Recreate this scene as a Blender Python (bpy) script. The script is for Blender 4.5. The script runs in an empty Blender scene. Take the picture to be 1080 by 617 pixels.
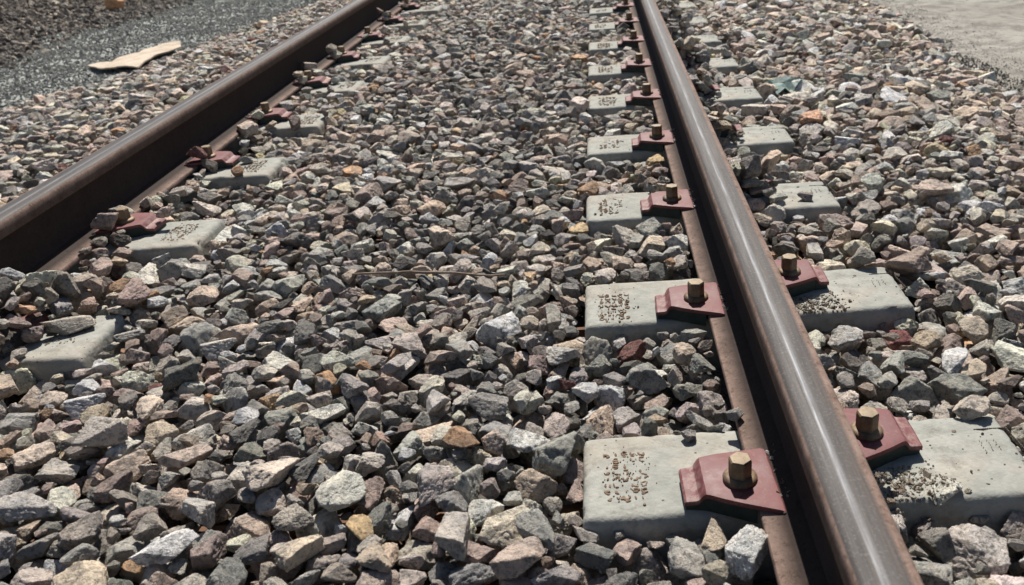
import bpy, bmesh, math, random, time
import numpy as np
from mathutils import Vector, Matrix, Euler, noise
_t0 = time.time()
random.seed(7); RNG = np.random.default_rng(11)
scene = bpy.context.scene
COL = scene.collection

# ------------------------------------------------------------------ camera
CX, CZ, PITCH, YAW, ROLL, FPX, PPX, PPY = .611, .8692, .4661, -.01, -.0663, 908.6, 101.65, 2.12
FW = np.array([math.sin(YAW)*math.cos(PITCH), math.cos(YAW)*math.cos(PITCH), -math.sin(PITCH)])
R0 = np.array([math.cos(YAW), -math.sin(YAW), 0.]); U0 = np.cross(R0, FW)
CR = R0*math.cos(ROLL)+U0*math.sin(ROLL); CU = -R0*math.sin(ROLL)+U0*math.cos(ROLL)
cam_d = bpy.data.cameras.new('camera'); cam = bpy.data.objects.new('camera', cam_d); COL.objects.link(cam)
M = Matrix.Identity(4)
for i in range(3):
    M[i][0] = CR[i]; M[i][1] = CU[i]; M[i][2] = -FW[i]
M[0][3] = CX; M[2][3] = CZ
cam.matrix_world = M
cam_d.sensor_width = 36; cam_d.lens = FPX*36/1080
cam_d.shift_x = -PPX/1080; cam_d.shift_y = PPY/1080
cam_d.clip_start = .02; cam_d.clip_end = 2000
cam_d.dof.use_dof = True; cam_d.dof.focus_distance = 1.75; cam_d.dof.aperture_fstop = 7.0
scene.camera = cam

# ------------------------------------------------------------------ sky, sun, exposure
SUN_EL, SUN_AZ = math.radians(50), math.radians(2)      # azimuth from the track direction, plus = towards the right rail
world = bpy.data.worlds.new('World'); scene.world = world; world.use_nodes = True
wn = world.node_tree; bg = wn.nodes['Background']
sky = wn.nodes.new('ShaderNodeTexSky'); sky.sky_type = 'NISHITA'; sky.sun_disc = False
sky.sun_elevation = SUN_EL; sky.sun_rotation = SUN_AZ
wn.links.new(sky.outputs[0], bg.inputs[0]); bg.inputs[1].default_value = .05
sd = bpy.data.lights.new('sun', 'SUN'); sd.energy = 5.0; sd.angle = math.radians(.5); sd.color = (1, .95, .875)
sun = bpy.data.objects.new('sun', sd); COL.objects.link(sun)
sun.rotation_euler = Vector((math.sin(SUN_AZ)*math.cos(SUN_EL), math.cos(SUN_AZ)*math.cos(SUN_EL), math.sin(SUN_EL))).to_track_quat('Z', 'Y').to_euler()
sun.location = (1, 6, 9)
vs = scene.view_settings; vs.view_transform = 'Standard'; vs.look = 'None'; vs.exposure = 0.6; vs.gamma = 1; vs.use_curve_mapping = False
scene.render.engine = 'CYCLES'
scene.cycles.use_denoising = True
scene.cycles.max_bounces = 6

def unproject(x, y, z):
    d = FW + CR*(x-540-PPX)/FPX - CU*(y-308.5-PPY)/FPX
    t = (z-CZ)/d[2]
    return np.array([CX, 0, CZ]) + d*t
def project(P):
    d = np.asarray(P)-np.array([CX, 0, CZ]); c = d@FW
    return 540+PPX+FPX*(d@CR)/c, 308.5+PPY-FPX*(d@CU)/c, c

# ------------------------------------------------------------------ helpers
def tag(o, label=None, cat=None, group=None, kind=None):
    if label: o['label'] = label
    if cat: o['category'] = cat
    if group: o['group'] = group
    if kind: o['kind'] = kind
    return o
def link(name, me, mat=None, parent=None):
    o = bpy.data.objects.new(name, me); COL.objects.link(o)
    if mat is not None and me is not None and not me.materials: me.materials.append(mat)
    o.parent = parent
    return o
def empty(name, loc=(0, 0, 0)):
    o = bpy.data.objects.new(name, None); COL.objects.link(o); o.location = loc; o.empty_display_size = .05
    return o
def mesh_from(name, v, f, smooth=False):
    me = bpy.data.meshes.new(name); me.from_pydata([tuple(p) for p in v], [], [tuple(q) for q in f]); me.update()
    if smooth: me.shade_smooth()
    return me
def fbm(p, sc, oct=3):
    return noise.fractal(Vector(p)*sc, 1.0, 2.0, oct)

class NT:
    """small node-tree writer"""
    def __init__(s, name):
        s.m = bpy.data.materials.new(name); s.m.use_nodes = True; s.t = s.m.node_tree
        s.b = s.t.nodes['Principled BSDF']; s.out = s.t.nodes['Material Output']
    def n(s, typ, **kw):
        nd = s.t.nodes.new(typ)
        for k, v in kw.items(): setattr(nd, k, v)
        return nd
    def l(s, a, b): s.t.links.new(a, b)
    def coord(s, which='Object'):
        return s.n('ShaderNodeTexCoord').outputs[which]
    def noise(s, vec, scale, detail=4, rough=.6):
        nd = s.n('ShaderNodeTexNoise'); nd.inputs['Scale'].default_value = scale; nd.inputs['Detail'].default_value = detail
        nd.inputs['Roughness'].default_value = rough; s.l(vec, nd.inputs['Vector']); return nd.outputs['Fac']
    def ramp(s, fac, stops):
        nd = s.n('ShaderNodeValToRGB'); e = nd.color_ramp.elements
        while len(e) < len(stops): e.new(.5)
        for q, (p, c) in zip(e, stops):
            q.position = p; q.color = (c, c, c, 1) if not hasattr(c, '__len__') else (*c, 1)
        s.l(fac, nd.inputs[0]); return nd.outputs[0]
    def mix(s, fac, a, b, blend='MIX'):
        nd = s.n('ShaderNodeMix', data_type='RGBA', blend_type=blend)
        for sock, v in ((nd.inputs[0], fac), (nd.inputs[6], a), (nd.inputs[7], b)):
            if isinstance(v, (int, float)): sock.default_value = v
            elif isinstance(v, tuple): sock.default_value = (*v, 1)
            else: s.l(v, sock)
        return nd.outputs[2]
    def math(s, op, a, b=0., clamp=False):
        nd = s.n('ShaderNodeMath', operation=op, use_clamp=clamp)
        for sock, v in ((nd.inputs[0], a), (nd.inputs[1], b)):
            if isinstance(v, (int, float)): sock.default_value = v
            else: s.l(v, sock)
        return nd.outputs[0]
    def bump(s, h, strength=.5, dist=.002, prev=None):
        nd = s.n('ShaderNodeBump'); nd.inputs['Strength'].default_value = strength; nd.inputs['Distance'].default_value = dist
        s.l(h, nd.inputs['Height'])
        if prev is not None: s.l(prev, nd.inputs['Normal'])
        return nd.outputs[0]
    def done(s, col=None, rough=.9, metal=0., normal=None, spec=None):
        if col is not None:
            if isinstance(col, tuple): s.b.inputs['Base Color'].default_value = (*col, 1)
            else: s.l(col, s.b.inputs['Base Color'])
        for nm, v in (('Roughness', rough), ('Metallic', metal)):
            if isinstance(v, (int, float)): s.b.inputs[nm].default_value = v
            else: s.l(v, s.b.inputs[nm])
        if spec is not None: s.b.inputs['Specular IOR Level'].default_value = spec
        if normal is not None: s.l(normal, s.b.inputs['Normal'])
        return s.m

# ------------------------------------------------------------------ materials
def mat_stone():
    w = NT('ballast_rock')
    at = w.n('ShaderNodeAttribute', attribute_type='INSTANCER', attribute_name='stone_col')
    inf = w.n('ShaderNodeObjectInfo')
    off = w.n('ShaderNodeVectorMath', operation='MULTIPLY_ADD'); 
    w.l(w.coord('Object'), off.inputs[0]); off.inputs[1].default_value = (1, 1, 1)
    cmb = w.n('ShaderNodeCombineXYZ'); r = w.math('MULTIPLY', inf.outputs['Random'], 37.)
    w.l(r, cmb.inputs[0]); w.l(r, cmb.inputs[2]); w.l(cmb.outputs[0], off.inputs[2])
    v = off.outputs[0]
    big = w.noise(v, 1.6, 3, .55); mid = w.noise(v, 5., 5, .68); fine = w.noise(v, 17., 5, .75)
    c = at.outputs['Color']
    pale = w.mix(1., c, (1.5, 1.43, 1.36), 'MULTIPLY')
    dark = w.mix(1., c, (.48, .49, .50), 'MULTIPLY')
    c1 = w.mix(w.ramp(big, [(.40, 0.), (.60, .9)]), c, pale)
    c2 = w.mix(w.ramp(mid, [(.38, .9), (.50, 0.)]), c1, dark)
    crust = w.mix(w.ramp(w.noise(v, 2.6, 4, .7), [(.57, 0.), (.68, .6)]), c2, (.37, .295, .235))
    speck = w.mix(w.ramp(fine, [(.57, 0.), (.70, .6)]), crust, (.52, .49, .45))
    speck = w.mix(w.ramp(fine, [(.30, .75), (.42, 0.)]), speck, (.04, .038, .036))
    vein = w.ramp(w.math('ABSOLUTE', w.math('SUBTRACT', w.noise(v, 2.2, 4, .65), .5)), [(.0, .8), (.022, 0.)])
    speck = w.mix(w.math('MULTIPLY', vein, w.ramp(inf.outputs['Random'], [(.45, 0.), (.7, .8)])), speck, (.07, .064, .058))
    nb = w.bump(mid, 1., .013); nb = w.bump(fine, 1., .0050, nb)
    return w.done(speck, .88, 0, nb, .25)

def mat_concrete():
    w = NT('weathered_concrete'); v = w.coord('Object')
    a = w.noise(v, 7., 5, .6); b = w.noise(v, 42., 4, .65); d = w.noise(v, 160., 3, .6)
    c = w.mix(w.ramp(a, [(.35, 0.), (.66, 1.)]), (.255, .26, .235), (.345, .34, .303))
    c = w.mix(w.ramp(b, [(.40, .55), (.55, 0.)]), c, (.22, .22, .198))
    c = w.mix(w.ramp(w.noise(v, 3.2, 4, .7), [(.50, 0.), (.68, .6)]), c, (.31, .255, .195))
    c = w.mix(w.ramp(w.noise(v, 13., 6, .75), [(.54, 0.), (.68, .5)]), c, (.42, .405, .365))
    c = w.mix(w.ramp(w.noise(v, 10., 6, .8), [(.33, .8), (.47, 0.)]), c, (.165, .152, .128))
    vor = w.n('ShaderNodeTexVoronoi'); vor.inputs['Scale'].default_value = 55; w.l(v, vor.inputs['Vector'])
    pit = w.ramp(vor.outputs['Distance'], [(.06, 1.), (.13, 0.)])
    pit = w.math('MULTIPLY', pit, w.ramp(w.noise(v, 20., 2), [(.50, 0.), (.56, 1.)]))
    c = w.mix(w.math('MULTIPLY', pit, .75), c, (.09, .075, .06))
    h = w.math('SUBTRACT', w.math('ADD', b, w.math('MULTIPLY', d, .4)), w.math('MULTIPLY', pit, 2.))
    return w.done(c, .9, 0, w.bump(h, .6, .0035), .2)

def mat_red():
    w = NT('faded_red_paint'); v = w.coord('Object')
    a = w.noise(v, 16., 5, .65); b = w.noise(v, 120., 4, .7)
    c = w.mix(w.ramp(a, [(.35, 0.), (.65, 1.)]), (.112, .030, .031), (.155, .050, .050))
    c = w.mix(w.ramp(b, [(.56, 0.), (.72, .6)]), c, (.21, .125, .108))
    c = w.mix(w.ramp(w.noise(v, 34., 4, .7), [(.62, 0.), (.76, .4)]), c, (.24, .16, .135))
    at = w.n('ShaderNodeAttribute', attribute_type='GEOMETRY', attribute_name='wear')
    c = w.mix(w.math('MULTIPLY', at.outputs['Fac'], w.ramp(w.noise(v, 60., 4, .7), [(.42, 0.), (.58, .8)])), c, (.30, .205, .185))
    c = w.mix(w.ramp(w.noise(v, 48., 6, .8), [(.60, 0.), (.65, .75)]), c, (.085, .05, .038))
    return w.done(c, w.ramp(a, [(.3, .5), (.7, .72)]), 0, w.bump(b, .25, .0012), .35)

def mat_simple(name, c0, c1, scale, rough, metal=0., bs=.3, bd=.001, c2=None, spec=.4):
    w = NT(name); v = w.coord('Object')
    a = w.noise(v, scale, 5, .65); b = w.noise(v, scale*6, 4, .7)
    c = w.mix(w.ramp(a, [(.36, 0.), (.64, 1.)]), c0, c1)
    if c2: c = w.mix(w.ramp(b, [(.56, 0.), (.7, .75)]), c, c2)
    return w.done(c, rough, metal, w.bump(b, bs, bd), spec)

def mat_rail():
    w = NT('rail_steel'); v = w.coord('Object')
    at = w.n('ShaderNodeAttribute', attribute_type='GEOMETRY', attribute_name='worn')
    st = w.n('ShaderNodeMapping'); st.inputs['Scale'].default_value = (1, .035, 1); w.l(v, st.inputs['Vector'])
    streak = w.noise(st.outputs[0], 260., 4, .6); blot = w.noise(v, 26., 5, .7); fine = w.noise(v, 260., 4, .7)
    rust = w.mix(w.ramp(blot, [(.33, 0.), (.66, 1.)]), (.125, .082, .064), (.25, .178, .148))
    web = w.n('ShaderNodeAttribute', attribute_type='GEOMETRY', attribute_name='painted_shade')
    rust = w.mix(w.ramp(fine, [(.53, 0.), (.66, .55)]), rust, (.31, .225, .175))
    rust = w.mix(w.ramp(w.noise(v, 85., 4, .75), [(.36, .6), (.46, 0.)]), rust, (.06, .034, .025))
    rust = w.mix(w.math('MULTIPLY', web.outputs['Fac'], .88), rust, (.014, .010, .009))  # near-black shade below the rail head, painted into the colour
    steel = w.mix(w.ramp(w.noise(st.outputs[0], 90., 5, .7), [(.36, 0.), (.64, 1.)]), (.048, .043, .041), (.082, .074, .070))
    steel = w.mix(w.ramp(fine, [(.54, 0.), (.70, .6)]), steel, (.16, .155, .152))
    steel = w.mix(w.ramp(w.noise(st.outputs[0], 60., 5, .7), [(.50, 0.), (.68, .6)]), steel, (.10, .072, .06))
    e = w.math('ADD', at.outputs['Fac'], w.math('MULTIPLY', w.math('SUBTRACT', blot, .5), .5))
    k = w.ramp(e, [(.30, 0.), (.72, 1.)])
    c = w.mix(k, rust, steel)
    rg = w.mix(k, w.ramp(blot, [(.3, .78), (.7, .92)]), w.ramp(streak, [(.3, .52), (.7, .66)]))
    po = w.n('ShaderNodeAttribute', attribute_type='GEOMETRY', attribute_name='polish')
    pk = w.math('MULTIPLY', po.outputs['Fac'], w.ramp(streak, [(.35, .25), (.62, 1.)]))
    c = w.mix(w.math('MULTIPLY', pk, .75), c, (.25, .26, .275)); rg = w.mix(pk, rg, (.5, .5, .5))
    mt = w.math('MAXIMUM', w.math('MULTIPLY', k, .05), w.math('MULTIPLY', pk, .22))
    return w.done(c, rg, mt, w.bump(w.mix(k, fine, streak), .25, .0008), .14)

def mat_ground():
    w = NT('bare_ground'); v = w.coord('Object')
    at = w.n('ShaderNodeAttribute', attribute_type='GEOMETRY', attribute_name='zone')
    sep = w.n('ShaderNodeSeparateColor'); w.l(at.outputs['Color'], sep.inputs[0])
    a = w.noise(v, .9, 5, .6); b = w.noise(v, 9., 6, .7); d = w.noise(v, 90., 4, .7)
    sand = w.mix(w.ramp(a, [(.35, 0.), (.65, 1.)]), (.265, .248, .218), (.33, .312, .278))
    sand = w.mix(w.ramp(b, [(.40, .9), (.56, 0.)]), sand, (.175, .165, .147))
    sand = w.mix(w.ramp(d, [(.30, .6), (.45, 0.)]), sand, (.17, .155, .135))
    grav = w.mix(w.ramp(d, [(.35, 0.), (.62, 1.)]), (.20, .212, .20), (.38, .39, .365))
    brown = w.mix(w.ramp(d, [(.38, 0.), (.6, 1.)]), (.06, .052, .045), (.17, .145, .12))
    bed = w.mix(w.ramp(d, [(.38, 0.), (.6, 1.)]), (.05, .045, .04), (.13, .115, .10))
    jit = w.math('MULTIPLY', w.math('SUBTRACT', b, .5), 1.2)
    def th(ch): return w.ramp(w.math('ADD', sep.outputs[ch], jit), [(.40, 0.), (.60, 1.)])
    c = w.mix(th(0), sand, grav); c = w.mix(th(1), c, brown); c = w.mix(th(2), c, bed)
    h = w.math('ADD', b, w.math('MULTIPLY', d, .35))
    return w.done(c, .95, 0, w.bump(h, .8, .02), .1)

M_STONE, M_CONC, M_RED, M_RAIL, M_GROUND = mat_stone(), mat_concrete(), mat_red(), mat_rail(), mat_ground()
M_BOLT = mat_simple('bronzed_bolt', (.13, .092, .055), (.26, .20, .125), 30., .62, .2, .3, .001, (.10, .06, .04))
M_WASH = mat_simple('rusty_washer', (.10, .065, .042), (.24, .165, .10), 40., .6, .4, .3, .001, (.08, .05, .035))
M_INSUL = mat_simple('dark_insulator', (.012, .020, .017), (.028, .040, .034), 20., .7)
M_DIRT = mat_simple('caked_brown_dirt', (.14, .095, .065), (.25, .18, .125), 90., .95, 0, .5, .002, (.07, .048, .035), .1)
M_GROOVE = mat_simple('dirt_in_grooves', (.10, .085, .068), (.20, .17, .135), 90., .95, 0, .4, .001, None, .1)
M_TIE = mat_simple('rusty_tie_bar', (.10, .05, .03), (.2, .11, .07), 30., .85, .2)
M_CARD = mat_simple('beige_cardboard', (.38, .31, .235), (.54, .455, .36), 9., .9, 0, .4, .004, (.33, .26, .195), .2)
M_RAG = mat_simple('blue_green_plastic', (.03, .085, .075), (.11, .20, .18), 40., .5, 0, .6, .004, (.26, .32, .29))
M_WOOD = mat_simple('dry_twig', (.17, .12, .085), (.31, .235, .175), 60., .9)

# ------------------------------------------------------------------ layout of the track
G = .874                     # rail centre from track centre
ROWS = [1.1015+.6*i for i in range(0, 14)]
def bend(y): return .0003*y*y
BIN, BOUT, BTOP, BHW = .540, 1.240, -.008, .105
RFOOT, RTOP = .008, .194
def xleft(y):  return np.interp(y, [0, 4.0, 4.9, 5.3, 6.3, 7.9, 9, 12], [-3.2, -3.1, -2.80, -2.5, -2.39, -2.13, -2.0, -1.95])
def xright(y): return np.interp(y, [0, 3.6, 4.9, 6.9, 12], [2.38, 2.40, 2.47, 2.57, 2.7])
ZG = -.20
def vnoise(x, y, s, seed):
    """smooth value noise on arrays"""
    r = np.random.default_rng(seed).random((64, 64))
    u = np.asarray(x)/s+31.3; w = np.asarray(y)/s+17.7
    i = np.floor(u).astype(int); j = np.floor(w).astype(int); a = u-i; b = w-j
    a = a*a*(3-2*a); b = b*b*(3-2*b)
    q = lambda ii, jj: r[ii % 64, jj % 64]
    return (q(i, j)*(1-a)+q(i+1, j)*a)*(1-b)+(q(i, j+1)*(1-a)+q(i+1, j+1)*a)*b-.5
def target(x, y):
    """height the ballast is filled up to"""
    xc = x-bend(y); ax = np.abs(xc)
    t = np.full(np.shape(x), -.014)
    nr = np.clip((ax-.40)/.14, 0, 1); t = t-.012*nr
    t = t+np.where((xc > .70) & (xc < .80), .018, 0)                                   # a little lower around the blocks
    t = t+np.where((xc > -.86) & (xc < -.70), (.030+.09*vnoise(x, y, .19, 61))*np.clip((-.70-xc)/.06, 0, 1), 0)   # piled against the left rail
    t = t+np.where((xc > 1.27), .012, 0)
    rs = np.clip((xc-1.75)/np.maximum(xright(y)-1.75, .1), 0, 1.3); t = t-.155*rs
    ls = np.clip((-1.55-xc)/np.maximum(-1.55-xleft(y), .1), 0, 1.3); t = t-.155*ls
    t = t+.030*vnoise(x, y, .35, 3)+.018*vnoise(x, y, .14, 5)
    for yy in ROWS:
        m = (y > yy-BHW-.07) & (y < yy+BHW+.03) & (ax > BIN-.03) & (ax < BOUT+.04)
        t = np.where(m & ~((xc < 0) & (ax > .70)), np.minimum(t, np.where(y < yy, -.040, -.020)+.012*vnoise(x, y, .09, 71)), t)
    # stones thrown up over the far blocks outside the right rail, and over the second block on the left
    for yy in ROWS[2:]:
        t = t+np.where((xc > .95) & (xc < 1.075), (.075 if yy in ROWS[3:5] else .115)*np.exp(-((y-yy-.02)/.16)**2), 0)
    for yy in ROWS[6:]:
        t = t+np.where((xc > 1.05), .045*np.exp(-((y-yy+.05)/.09)**2)*(vnoise(x, y, .2, 9)+.3), 0)
    t = t+np.where((xc > -.86) & (xc < -.60), .11*np.clip((-.64-xc)/.06, 0, 1)*np.exp(-((y-1.70)/.16)**4), 0)+.075*np.exp(-((xc+.62)/.13)**2-((y-1.86)/.09)**2)
    return t

# ------------------------------------------------------------------ ground: one sheet to the horizon
def build_ground():
    def axis(lo, hi, st, far):
        a = list(np.arange(lo, hi+1e-6, st)); s = st; p = hi; up = []
        while p < far: s *= 1.45; p += s; up.append(p)
        s = st; p = lo; dn = []
        while p > -far: s *= 1.45; p -= s; dn.append(p)
        return np.array(dn[::-1]+a+up)
    xs = axis(-7, 5.5, .06, 600); ys = axis(-1, 12.5, .06, 600)
    X, Y = np.meshgrid(xs, ys)
    xl, xr = xleft(Y), xright(Y); T = target(X, Y)
    inside = np.clip(np.minimum(X-xl+.12, xr-X+.12)/.25, 0, 1)
    base = ZG+.05*vnoise(X, Y, 1.7, 21)+.040*vnoise(X, Y, .42, 22)+.020*vnoise(X, Y, .16, 24)
    rut = np.exp(-((X-3.55-.1*np.sin(Y*.6))/.16)**2)
    base = base-.025*rut*np.clip(inside == 0, 0, 1)
    base = np.where(X < -3.9, base+.04*np.clip((-3.9-X)/.6, 0, 1), base)
    Z = base*(1-inside)+(T-.085)*inside
    Z = np.where(inside > 0, np.minimum(Z, np.maximum(T-.02, ZG-.02)), Z)
    v = np.stack([X, Y, Z], -1).reshape(-1, 3); nx = len(xs); ny = len(ys)
    idx = np.arange(nx*ny).reshape(ny, nx)
    f = np.stack([idx[:-1, :-1], idx[:-1, 1:], idx[1:, 1:], idx[1:, :-1]], -1).reshape(-1, 4)
    me = mesh_from('ground', v.tolist(), f.tolist(), True)
    left = np.clip((-1.3-X)/.1, 0, 1); brown = np.clip((-3.75+.25*vnoise(X, Y, .8, 6)-X)/.35, 0, 1)
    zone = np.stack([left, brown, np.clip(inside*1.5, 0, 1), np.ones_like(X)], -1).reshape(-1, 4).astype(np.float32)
    at = me.color_attributes.new('zone', 'FLOAT_COLOR', 'POINT'); at.data.foreach_set('color', zone.ravel())
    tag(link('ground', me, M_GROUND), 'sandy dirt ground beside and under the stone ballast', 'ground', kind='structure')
build_ground()

# ------------------------------------------------------------------ rails
def rail_mesh(side):
    """profile points (x, z, worn) of head, web and foot, lofted along the slightly bending track"""
    zt = RTOP
    head = [(-.036, zt-.040, 0), (-.0362, zt-.024, 0), (-.0358, zt-.0135, .05), (-.0345, zt-.0085, .15), (-.031, zt-.0045, .3), (-.025, zt-.0022, .62),
            (-.019, zt-.0012, .85), (-.0155, zt-.0008, .9), (-.012, zt-.0005, 1), (-.0085, zt-.0002, 1), (0, zt, 1), (.0085, zt-.0002, 1), (.012, zt-.0005, 1), (.0155, zt-.0008, .9), (.019, zt-.0012, .85), (.025, zt-.0022, .62), (.031, zt-.0045, .3),
            (.0345, zt-.0085, .15), (.0358, zt-.0135, .05), (.0362, zt-.024, 0), (.036, zt-.040, 0), (.0345, zt-.0425, 0), (.013, zt-.052, 0), (-.013, zt-.052, 0), (-.0345, zt-.0425, 0)]
    web = [(-.013, zt-.0515), (.013, zt-.0515), (.0098, zt-.062), (.0083, zt-.085), (.0083, RFOOT+.058), (.012, RFOOT+.040), (.019, RFOOT+.0315), (-.019, RFOOT+.0315), (-.012, RFOOT+.040), (-.0083, RFOOT+.058), (-.0083, zt-.085), (-.0098, zt-.062)]
    foot = [(-.075, RFOOT), (-.0755, RFOOT+.003), (-.0752, RFOOT+.0095), (-.0735, RFOOT+.0118), (-.045, RFOOT+.0185), (-.022, RFOOT+.0310), (.022, RFOOT+.0310), (.045, RFOOT+.0185), (.0735, RFOOT+.0118), (.0752, RFOOT+.0095), (.0755, RFOOT+.003), (.075, RFOOT)]
    ys = np.concatenate([np.arange(-1.5, 3, .03), np.arange(3, 14, .1), np.linspace(14, 30, 20)])
    out = []
    for nm, prof in (('head', [(a, b) for a, b, c in head]), ('web', web), ('foot', foot)):
        n = len(prof); v = []; f = []
        for j, y in enumerate(ys):
            for i, (x, z) in enumerate(prof):
                d = (0, 0)
                if nm != 'head' and j % 1 == 0:
                    d = (.0004*fbm((x*3, y, z*3), 30), .0004*fbm((x*3+5, y, z*3), 30))
                v.append((side*G+bend(y)+x+d[0], y, z+d[1]))
        for j in range(len(ys)-1):
            for i in range(n):
                f.append((j*n+i, j*n+(i+1) % n, (j+1)*n+(i+1) % n, (j+1)*n+i))
        f.append(tuple(range(n))[::-1]); f.append(tuple((len(ys)-1)*n+i for i in range(n)))
        me = mesh_from('rail_'+nm, v, f, True)
        wv = lambda a, b: float(np.interp(-side*a, [-.033, -.027, -.021, -.015, .029, .0325, .0345], [0, .12, .5, 1, 1, .7, 0])) if b > zt-.009 else 0.
        w = np.tile(np.array([wv(a, b) for a, b, c in head] if nm == 'head' else [0.]*n, np.float32), len(ys))
        at = me.attributes.new('worn', 'FLOAT', 'POINT'); at.data.foreach_set('value', w)
        po = me.attributes.new('polish', 'FLOAT', 'POINT'); po.data.foreach_set('value', np.tile(np.array([1. if nm == 'head' and b > zt-.002 and abs(a+side*.0085) < .002 else 0. for a, b in prof], np.float32), len(ys)))
        shade_at = me.attributes.new('painted_shade', 'FLOAT', 'POINT'); shade_at.data.foreach_set('value', np.tile(np.array({'head': [.6 if b < zt-.020 else 0. for a, b, c in head], 'web': [1.]*n, 'foot': [1. if abs(a) < .046 else 0. for a, b in foot]}[nm], np.float32), len(ys)))  # where shade is painted: web, inner foot, weaker on the head sides
        try: me.set_sharp_from_angle(angle=math.radians(38))
        except Exception: pass
        out.append((nm, me))
    return out
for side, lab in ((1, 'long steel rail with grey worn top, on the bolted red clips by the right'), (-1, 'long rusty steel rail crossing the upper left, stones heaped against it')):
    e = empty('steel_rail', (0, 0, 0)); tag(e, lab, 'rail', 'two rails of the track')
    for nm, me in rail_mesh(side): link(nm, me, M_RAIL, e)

# ------------------------------------------------------------------ sleepers: two concrete blocks joined by a buried tie bar
def rounded_block(seed):
    L = BOUT-BIN; H = .19; rad = .010
    nx, ny, nz = 56, 22, 14
    bm = bmesh.new(); rr = random.Random(seed); cache = {}
    def pt(a, b, c):
        key = (round(a, 5), round(b, 5), round(c, 5))
        if key in cache: return cache[key]
        x = (a-.5)*L; z = -c*H; hw = BHW+.035*c; y = (b-.5)*2*hw
        core = Vector((max(-L/2+rad, min(L/2-rad, x)), max(-hw+rad, min(hw-rad, y)), max(-H, min(-rad, z))))
        d = Vector((x, y, z))-core
        if d.length > 1e-7: p = core+d.normalized()*rad if (abs(a-.5) > .4999 or abs(b-.5) > .4999 or c < 1e-4) else Vector((x, y, z))
        else: p = Vector((x, y, z))
        p.x += math.copysign(.012*c, p.x) if abs(a-.5) > .45 else 0
        n1 = fbm((p.x+seed*3.1, p.y, p.z), 9, 3); n2 = fbm((p.x, p.y+seed*1.7, p.z+2), 34, 3)
        edge = 1 if (d.length > rad*1.05) else .28
        p.z += (.0012*n1+.0007*n2)*(1 if c < .2 else 0)
        chip = max(0, n2-.30)*.022*edge
        p = p-(d.normalized()*chip if d.length > 1e-6 else Vector((0, 0, 0)))
        p.y += .0015*n1*edge; p.x += .0015*n2*edge
        cache[key] = bm.verts.new(p); return cache[key]
    def grid(fn, n, m):
        for i in range(n):
            for j in range(m):
                q = [fn(i/n, j/m), fn((i+1)/n, j/m), fn((i+1)/n, (j+1)/m), fn(i/n, (j+1)/m)]
                try: bm.faces.new(q)
                except ValueError: pass
    grid(lambda s, t: pt(s, t, 0), nx, ny)
    for b in (0, 1): grid(lambda s, t: pt(s, b, t), nx, nz)
    for a in (0, 1): grid(lambda s, t: pt(a, s, t), ny, nz)
    bmesh.ops.recalc_face_normals(bm, faces=bm.faces)
    me = bpy.data.meshes.new('concrete_block'); bm.to_mesh(me); bm.free(); me.shade_smooth()
    me.materials.append(M_CONC); return me
BLOCKS = [rounded_block(s) for s in range(5)]
def crumbs(rects, name, seed, hgt=.0013):
    """lumpy little strokes, one mesh: rects = (x, y, half length, half width, angle)"""
    rr = random.Random(seed); v = []; f = []
    for (x, y, a, b, t) in rects:
        n = 8; base = len(v); ct, s = math.cos(t), math.sin(t)
        ring = [(math.cos(q*2*math.pi/n)*a*rr.uniform(.7, 1.2), math.sin(q*2*math.pi/n)*b*rr.uniform(.6, 1.25)) for q in range(n)]
        for (k, z) in ((1, -.003), (.8, hgt*rr.uniform(.5, 1.1))):
            for (px, py) in ring: v.append((x+(px*ct-py*s)*k, y+(px*s+py*ct)*k, z))
        v.append((x, y, hgt*rr.uniform(.7, 1.5)))
        for q in range(n):
            q2 = (q+1) % n; f.append((base+q, base+q2, base+n+q2, base+n+q)); f.append((base+n+q, base+n+q2, base+2*n))
    return mesh_from(name, v, f, False)
def lettering_rects(seed, full):
    """rows of worn stamped characters, filled with dirt, unreadable"""
    rr = random.Random(seed); R = []
    for row in range(8):
        y = .052-row*.0155
        for col in range(5):
            x = -.030+col*.0142
            if rr.random() < (.12 if full else .4): continue
            kind = rr.choice('OUIEL')
            segs = {'O': [(0, .0045, 0), (0, -.0045, 0), (-.004, 0, 1), (.004, 0, 1)], 'U': [(0, -.0045, 0), (-.004, 0, 1), (.004, 0, 1)], 'I': [(0, 0, 1)], 'E': [(0, .0045, 0), (0, 0, 0), (0, -.0045, 0), (-.004, 0, 1)], 'L': [(0, -.0045, 0), (-.004, 0, 1)]}[kind]
            for (dx, dy, o) in segs:
                if rr.random() < .12: continue
                R.append((x+dx+rr.gauss(0, .0008), y+dy+rr.gauss(0, .0008), rr.uniform(.0034, .0062), rr.uniform(.0014, .0028), (math.pi/2 if o else 0)+rr.gauss(0, .25)))
    for q in range(70 if full else 30): R.append((rr.gauss(-.002, .022), rr.gauss(-.004, .034), rr.uniform(.0008, .0022), rr.uniform(.0006, .0014), rr.uniform(0, 3)))
    for q in range(7 if full else 3):
        R.append((rr.uniform(-.045, .03), rr.uniform(-.075, -.03), rr.uniform(.003, .0055), rr.uniform(.0025, .0045), rr.uniform(0, 3)))
    return R
LETTERS = [crumbs(lettering_rects(s, s < 3), 'stamped_lettering', s) for s in range(5)]
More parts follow.
